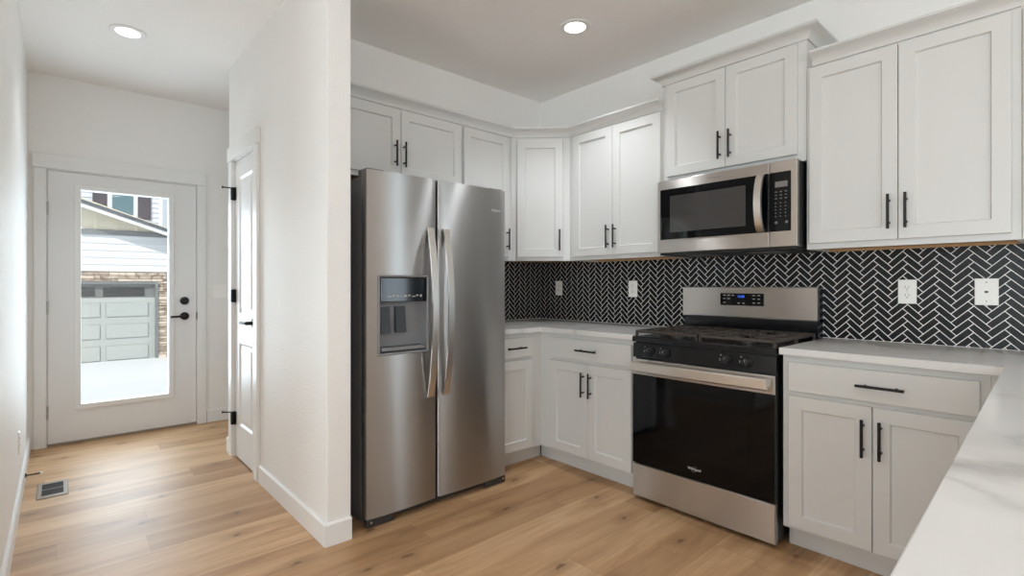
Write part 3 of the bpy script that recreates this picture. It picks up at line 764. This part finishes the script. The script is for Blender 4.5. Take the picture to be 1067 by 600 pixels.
# control panel with knobs
m = MB(); m.prism([(-0.001, 0.795), (-0.028, 0.795), (-0.022, 0.872), (-0.001, 0.872)], 'x', 0.001, RW - 0.001); m.build('control_panel', M['blackenamel'], rg)
for kx in (0.108, 0.206, 0.536, 0.634):
    m = MB(); m.lathe((kx, -0.0255, 0.832), (0, -1, 0.07), [(0.0215, 0.0), (0.0215, 0.006), (0.0185, 0.010), (0.0165, 0.024), (0.014, 0.026)])
    m.box(kx - 0.0045, kx + 0.0045, -0.057, -0.044, 0.816, 0.850, bev=0.002)
    k_ = m.build('knob', M['blackplastic'], rg)
    m = MB(); m.box(kx - 0.0008, kx + 0.0008, -0.0578, -0.0572, 0.836, 0.848); m.build('pointer_line', M['mark'], k_)
    m = MB(); m.box(kx - 0.032, kx - 0.027, -0.0266, -0.0254, 0.852, 0.857); m.box(kx - 0.036, kx - 0.033, -0.0272, -0.026, 0.826, 0.838)
    m.build('dial_lettering', M['mark'], k_)
# cooktop
m = MB(); m.prism([(-0.030, 0.880), (-0.030, 0.902), (-0.024, 0.909), (D - 0.09, 0.909), (D - 0.09, 0.9055), (-0.001, 0.9055), (-0.001, 0.876)], 'x', -0.002, RW + 0.002)
m.build('cooktop', M['blackenamel'], rg)
for bx, by, r in ((0.19, 0.13, 0.047), (0.57, 0.13, 0.040), (0.19, 0.40, 0.036), (0.57, 0.40, 0.044), (0.381, 0.265, 0.036)):
    m = MB(); m.lathe((bx, by, 0.9092), (0, 0, 1), [(r, 0), (r, 0.008), (r * 0.86, 0.009), (r * 0.86, 0.016), (r * 0.80, 0.019)]); m.build('burner', M['castiron'], rg)
def grate(x0, x1):
    m = MB(); y0, y1, za, zb, w = -0.012, D - 0.105, 0.928, 0.943, 0.011
    m.box(x0, x1, y0, y0 + w, za, zb, bev=0.003); m.box(x0, x1, y1 - w, y1, za, zb, bev=0.003)
    m.box(x0, x0 + w, y0, y1, za, zb, bev=0.003); m.box(x1 - w, x1, y0, y1, za, zb, bev=0.003)
    ym = (y0 + y1) / 2; xm = (x0 + x1) / 2
    m.box(x0, x1, ym - w / 2, ym + w / 2, za, zb, bev=0.003)
    for yc in ((y0 + ym) / 2, (ym + y1) / 2):
        m.box(x0, xm - 0.032, yc - 0.005, yc + 0.005, za + 0.002, zb, bev=0.003); m.box(xm + 0.032, x1, yc - 0.005, yc + 0.005, za + 0.002, zb, bev=0.003)
        for xx in (xm, xm - 0.10, xm + 0.10):
            m.box(xx - 0.005, xx + 0.005, yc + 0.034, yc + 0.128, za + 0.002, zb, bev=0.003); m.box(xx - 0.005, xx + 0.005, yc - 0.128, yc - 0.034, za + 0.002, zb, bev=0.003)
    for x in (x0 + 0.006, x1 - 0.006):
        for y in (y0 + 0.006, ym, y1 - 0.006): m.box(x - 0.006, x + 0.006, y - 0.006, y + 0.006, 0.9093, za + 0.002)
    return m.build('grate', M['castiron'], rg)
grate(0.006, 0.377); grate(0.385, RW - 0.006)
# backguard
m = MB(); m.box(0.004, RW - 0.004, D - 0.086, D - 0.004, 0.9095, 1.010); m.box(0.004, RW - 0.004, D - 0.070, D - 0.002, 1.0, 1.182); m.build('backguard', M['blackenamel'], rg)
m = MB(); ys = 2.948 - RY
m.prism([(ys + 0.030, 1.182), (ys + 0.004, 1.184), (ys, 1.180), (ys - 0.002, 1.010), (ys + 0.004, 1.004), (ys + 0.030, 1.004)], 'x', 0.0, RW); bg = m.build('backguard_panel', M['steelflat'], rg)
m = MB(); m.box(0.244, 0.494, ys - 0.0035, ys + 0.001, 1.076, 1.147, bev=0.001); m.build('display', M['blackglass'], bg)
for a, zs in ((0.262, (1.135, 1.115, 1.093)), (0.287, (1.135, 1.115)), (0.312, (1.135,)), (0.432, (1.135, 1.115, 1.093)), (0.460, (1.135, 1.115, 1.093)), (0.345, (1.090,)), (0.374, (1.090,))):
    m = MB()
    for z in zs: m.box(a, a + 0.014, ys - 0.0042, ys - 0.0036, z - 0.002, z + 0.002)
    m.build('button_lettering', M['mark'], bg)
text_part('clock_digits', '12:00', 0.02, M['bluedigit'], bg, (0.366, ys - 0.004, 1.128), (PI / 2, 0, 0), width=0.036)

# ------------------------------------------------------------------ microwave
MX, MW_, MY = -1.664, 0.764, 2.652
mw = thing('microwave_oven', 'stainless over-the-range microwave mounted under the short cabinet', 'microwave', (MX, MY, 1.376), 0)
MH = 0.431; MD = YB - 0.003 - MY
m = MB(); m.box(0.003, MW_ - 0.003, 0.030, MD, 0.006, MH - 0.002); m.build('body', M['blackplastic'], mw)
m = MB(); m.box(0.01, MW_ - 0.01, 0.012, MD - 0.02, -0.006, 0.0055, bev=0.003)
for k in range(2): m.box(0.12 + k * 0.36, 0.28 + k * 0.36, 0.10, 0.25, -0.0085, -0.0062, mi=1)
m.build('bottom_vent', [M['blackplastic'], M['greyplastic']], mw)
m = MB(); m.rectloft(0, 0.634, 0.008, MH, [(0, 0.0295), (0, 0.003), (0.003, 0.0)]); md = m.build('door', M['steelflat'], mw)
m = MB(); m.box(0.021, 0.632, -0.003, -0.0002, 0.084, 0.377, bev=0.001); m.build('door_glass', M['blackglass'], md)
m = MB(); m.box(0.085, 0.520, -0.0038, -0.0031, 0.125, 0.335, bev=0.0003); m.build('door_window', M['micglass'], md)
m = MB(); L = []
for k in range(17):
    t = k / 16; z = 0.086 + t * 0.290; y = -0.004 - 0.044 * math.sin(PI * t) ** 0.6
    L.append([(0.575, y + 0.006, z), (0.578, y - 0.004, z), (0.612, y - 0.004, z), (0.615, y + 0.006, z), (0.60, y + 0.009, z), (0.59, y + 0.009, z)])
m.loft(L, smooth=True); m.build('door_handle', M['handlesteel'], md)
m = MB(); m.rectloft(0.637, MW_, 0.008, MH, [(0, 0.0295), (0, 0.003), (0.003, 0.0)]); ms = m.build('control_side', M['steelflat'], mw)
m = MB(); m.box(0.639, MW_ - 0.027, -0.003, -0.0002, 0.084, 0.377, bev=0.001); m.build('control_panel', M['blackglass'], ms)
m = MB(); m.box(0.665, 0.722, -0.0036, -0.0031, 0.302, 0.330); m.build('display', M['lcd'], ms)
for k in range(3):
    m = MB()
    for r in range(8):
        a = 0.664 + k * 0.023; z = 0.277 - r * 0.0165 - (0.006 if r > 2 else 0)
        m.box(a, a + (0.010 if r < 3 else 0.006), -0.0035, -0.0031, z, z + 0.0045)
    m.build('key_lettering', M['markdim'], ms)
for a in (0.664, 0.712): m = MB(); m.box(a, a + 0.012, -0.0035, -0.0031, 0.122, 0.134); m.build('start_key', M['markdim'], ms)
text_part('logo', 'Whirlpool', 0.02, M['greyplastic'], md, (0.345, -0.0003, 0.404), (PI / 2, 0, 0), width=0.075)

# ------------------------------------------------------------------ outlets, plates, switch
def wall_plate(loc, rotz, kind, label, cat, w=0.072, h=0.116, name='power_outlet', group=None):
    r = thing(name, label, cat, loc, rotz, group)
    m = MB(); m.rectloft(-w / 2, w / 2, -h / 2, h / 2, [(0, -0.0003), (0, -0.0035), (0.002, -0.0055)]); p = m.build('cover_plate', M['plate'], r)
    if kind == 'duplex':
        for s_ in (-1, 1):
            m = MB(); z = s_ * 0.0195; m.box(-0.0165, 0.0165, -0.0075, -0.0056, z - 0.0145, z + 0.0145, bev=0.0015)
            k_ = m.build('receptacle', M['plate'], r)
            m = MB(); m.box(-0.0075, -0.0055, -0.0079, -0.0076, z - 0.001, z + 0.008); m.box(0.0055, 0.0075, -0.0079, -0.0076, z - 0.001, z + 0.008); m.cyl((0, -0.0079, z - 0.0075), (0, -0.0076, z - 0.0075), 0.0026)
            m.build('slots', M['slot'], k_)
        m = MB(); m.cyl((0, -0.0062, 0), (0, -0.0056, 0), 0.0025); m.build('screw', M['nickel'], r)
    elif kind == 'jack':
        m = MB(); m.box(-0.009, 0.009, -0.0075, -0.0056, -0.009, 0.009, bev=0.001); k_ = m.build('socket', M['plate'], r)
        m = MB(); m.box(-0.006, 0.006, -0.0079, -0.0076, -0.005, 0.004); m.build('port', M['slot'], k_)
        for z in (-0.042, 0.042): m = MB(); m.cyl((0, -0.0062, z), (0, -0.0056, z), 0.0025); m.build('screw', M['slot'], r)
    elif kind == 'rocker':
        for x in ((-0.023, 0.023) if w > 0.1 else (0,)):
            m = MB(); m.box(x - 0.0165, x + 0.0165, -0.0085, -0.0056, -0.033, 0.033, bev=0.0015); m.build('rocker', M['plate'], r)
    return r
ty = YB - 0.0066
OG = 'white outlets on the backsplash'
wall_plate((-2.828, ty, 1.170), 0, 'duplex', 'white outlet on the backsplash nearest the wall corner', 'outlet', group=OG)
wall_plate((-2.112, ty, 1.168), 0, 'duplex', 'white outlet on the backsplash just left of the range', 'outlet', group=OG)
wall_plate((-0.546, ty, 1.163), 0, 'duplex', 'white duplex outlet with two dark-slotted sockets right of the range', 'outlet', group=OG)
wall_plate((-0.266, ty, 1.165), 0, 'jack', 'white plate with one small square data jack on the right backsplash', 'jack plate', w=0.078, h=0.118, name='data_jack')
wall_plate((XE, 1.065, 1.140), PI / 2, 'rocker', 'wide white light switch plate right of the entry door', 'switch', w=0.118, h=0.118, name='light_switch')
wall_plate((-3.885, YL, 0.330), PI, 'duplex', 'white outlet low on the left hall wall', 'outlet')

# floor vent
v = thing('floor_vent', 'small tan metal floor vent beside the left hall wall', 'vent', (-3.998, -0.024, 0.0008), 0)
m = MB(); L_, B_ = 0.150, 0.070
m.loft([[(-L_, -B_, 0), (L_, -B_, 0), (L_, B_, 0), (-L_, B_, 0)], [(-L_ + 0.006, -B_ + 0.006, 0.005), (L_ - 0.006, -B_ + 0.006, 0.005), (L_ - 0.006, B_ - 0.006, 0.005), (-L_ + 0.006, B_ - 0.006, 0.005)]])
m.build('vent_frame', M['vinyl'], v)
m = MB(); m.box(-0.108, -0.006, -0.047, 0.047, 0.0051, 0.0056); m.box(0.006, 0.108, -0.047, 0.047, 0.0051, 0.0056); m.build('vent_opening', M['ventdark'], v)
m = MB()
for s_ in (-1, 1):
    for k in range(7): x = s_ * 0.057 - 0.045 + k * 0.015; m.box(x - 0.0012, x + 0.0012, -0.047, 0.047, 0.0057, 0.0068)
m.build('louvers', M['ventdark'], v)
# spring door stop
s0 = thing('door_stop', 'thin black spring door stop on the left baseboard near the floor vent', 'door stop', (-4.235, YL + 0.0146, 0.045), 0)
m = MB(); m.lathe((0, 0, 0), (0, 1, 0), [(0.013, 0), (0.013, 0.004), (0.006, 0.007)]); m.build('mount', M['black'], s0)
m = MB(); m.tube([(0.0048 * math.cos(k * 0.8), 0.007 + k * 0.00058, 0.0048 * math.sin(k * 0.8)) for k in range(100)], 0.0013, n=5); m.build('spring', M['black'], s0)
m = MB(); m.lathe((0, 0.0655, 0), (0, 1, 0), [(0.006, 0), (0.008, 0.002), (0.008, 0.011), (0.006, 0.013)]); m.build('tip', M['plate'], s0)

# recessed lights
def can_light(x, y, label, watts=40):
    r = thing('recessed_light', label, 'ceiling light', (x, y, ZC - 0.0006), 0, 'recessed ceiling lights')
    m = MB(); m.lathe((0, 0, 0), (0, 0, -1), [(0.095, 0), (0.095, 0.004), (0.090, 0.0075), (0.068, 0.0075), (0.0625, 0.0045)], cap0=True, cap1=True); m.build('trim_ring', M['trim'], r)
    m = MB(); m.lathe((0, 0, -0.0046), (0, 0, -1), [(0.0622, 0), (0.0622, 0.001), (0.055, 0.002)]); m.build('lens', M['lens'], r)
    l = bpy.data.lights.new('can_lamp', 'SPOT'); lo = bpy.data.objects.new('can_lamp', l); COL.objects.link(lo); lo.parent = r
    l.energy = watts; l.spot_size = 1.9; l.spot_blend = 0.75; l.shadow_soft_size = 0.055; l.color = (0.90, 0.95, 1.0); lo.location = (0, 0, -0.02)
can_light(-3.875, 0.318, 'lit recessed ceiling light in the entry hall', 22)
can_light(-2.010, 2.310, 'lit recessed ceiling light over the kitchen floor', 50)
for x, y, w, p in ((-0.45, 2.10, 'above the right base cabinet', 3), (-0.50, 0.75, 'in the middle of the kitchen', 22), (0.95, 0.75, 'beyond the peninsula', 12), (0.95, 2.31, 'near the patio door', 20)):  # extra downlights, added out of view to brighten the floor and ceiling
    can_light(x, y, 'added out-of-view ceiling fill light ' + w, p)

# ------------------------------------------------------------------ outside the glazed door
m = MB(); m.poly([(-5.3, -14, -0.12), (-5.3, 14, -0.12), (-13.0, 14, -0.80), (-13.0, -14, -0.80)]); m.poly([(-13.0, -14, -0.80), (-13.0, 14, -0.80), (-60, 14, -0.90), (-60, -14, -0.90)])
struct(m.build('ground', M['snow']), 'bright pale concrete drive outside the entry door', 'ground')
GX = -16.9
g = thing('garage_building', 'white sided garage with stone trim seen through the entry door', 'building', (GX, 0, -0.9))
H0 = 0.9
m = MB()                                            # gable wall core
m.prism([(-4.0, 0.0), (3.6, 0.0), (3.6, H0 + 2.35), (-4.0, H0 + 4.9)], 'x', -5.0, -0.16); m.build('wall', M['siding'], g)
m = MB()
zz = H0 + 1.56
while zz < H0 + 2.50:
    m.prism([(-0.158, zz), (-0.118, zz), (-0.145, zz + 0.185), (-0.158, zz + 0.185)], 'y', -4.0, 3.5); zz += 0.185
m.build('lap_siding', M['siding'], g)
m = MB(); m.prism([(-4.0, H0 + 2.52), (3.5, H0 + 2.52), (3.5, H0 + 2.42), (2.9, H0 + 2.58), (-4.0, H0 + 5.0)], 'x', -0.158, -0.12)
for k in range(16):
    y = -3.9 + k * 0.42; zt = H0 + 2.60 + (2.9 - y) * 0.33
    if zt > H0 + 2.75: m.box(-0.12, -0.08, y - 0.035, y + 0.035, H0 + 2.62, zt)
m.build('board_and_batten', M['batten'], g)
m = MB(); m.box(-0.158, -0.075, -4.0, 3.5, H0 + 2.52, H0 + 2.65); m.build('trim_band', M['fascia'], g)
m = MB(); sl = -0.340; yA, zA = 0.46, H0 + 3.27
def rk(y): return zA + sl * (y - yA)
m.prism([(-4.5, rk(-4.5) - 0.13), (3.9, rk(3.9) - 0.13), (3.9, rk(3.9) - 0.03), (-4.5, rk(-4.5) - 0.03)], 'x', 0.30, 0.34); m.build('rake_board', M['whitefascia'], g)
m = MB(); m.prism([(-4.5, rk(-4.5) - 0.03), (3.9, rk(3.9) - 0.03), (3.9, rk(3.9) + 0.06), (-4.5, rk(-4.5) + 0.06)], 'x', -5.2, 0.36); m.build('roof', M['shingle'], g)
m = MB(); rr = random.Random(3); m.box(-0.159, -0.125, -1.6, 3.4, H0 + 1.30, H0 + 1.56, mi=1); m.box(-0.159, -0.125, 2.06, 3.4, 0, H0 + 1.30, mi=1)
def stones(y0, y1, z0, z1):
    z = z0
    while z < z1 - 0.02:
        h = rr.uniform(0.05, 0.10); h = min(h, z1 - z); y = y0
        while y < y1 - 0.02:
            w = min(rr.uniform(0.12, 0.42), y1 - y); d = rr.uniform(-0.10, -0.02)
            m.box(-0.159, d, y + 0.004, y + w - 0.004, z + 0.005, z + h - 0.005, mi=0 if rr.random() < 0.6 else 2); y += w
        z += h
stones(-1.6, 3.4, H0 + 1.30, H0 + 1.56); stones(2.06, 3.4, 0.0, H0 + 1.30)
m.build('stone_veneer', [M['stone'], M['stonegap'], M['stonepale']], g)
m = MB(); m.box(-0.159, -0.02, -3.0, 2.06, H0 + 1.22, H0 + 1.30); m.box(-0.159, -0.02, 1.99, 2.06, 0, H0 + 1.22); m.build('door_surround', M['garageframe'], g)
m = MB(); m.box(-0.159, -0.13, -3.0, 1.99, 0.0, H0 + 0.86)
for r in range(3):
    for k in range(5):
        y1 = 1.84 - k * 1.03; y0 = y1 - 0.90; z0 = 0.12 + r * 0.57
        m.box(-0.1298, -0.1285, y0 - 0.02, y1 + 0.02, z0 - 0.02, z0 + 0.38, mi=1); m.box(-0.1285, -0.105, y0, y1, z0, z0 + 0.36, bev=0.008)
gd = m.build('garage_door', [M['garagedoor'], M['garagegroove']], g)
m = MB(); m.box(-0.159, -0.13, -3.0, 1.99, H0 + 0.862, H0 + 1.219); m.build('top_section', M['garageframe'], gd)
for k in range(5):
    m = MB(); y1 = 1.755 - k * 1.05; m.box(-0.1295, -0.115, y1 - 0.88, y1, H0 + 0.90, H0 + 1.13); m.build('window', M['garageglass'], gd)
g2 = thing('neighbor_house', 'two-storey pale house with dark shutters behind the garage roof', 'building', (-24.0, 0, -0.9))
m = MB(); m.box(-6, -0.05, -6, 3.02, 0, 7.5); m.build('wall', M['siding2'], g2)
m = MB()
for k in range(20): z = 3.4 + k * 0.19; m.prism([(-0.049, z), (0.0, z), (-0.03, z + 0.188), (-0.049, z + 0.188)], 'y', -6, 2.93)
m.build('lap_siding', M['siding2'], g2)
m = MB(); m.box(-0.049, 0.03, 2.93, 3.05, 0, 7.5); m.build('corner_board', M['whitefascia'], g2)
m = MB(); m.box(0.0, 0.05, 1.36, 2.26, 4.62, 6.2); hw = m.build('window', M['whitefascia'], g2)
m = MB(); m.box(0.0505, 0.06, 1.49, 2.13, 4.76, 6.1); m.build('pane', M['outglass'], hw)
for y in (0.93, 2.28): m = MB(); m.box(0.0, 0.04, y, y + 0.40, 4.62, 6.2); m.build('shutter', M['shutter'], g2)
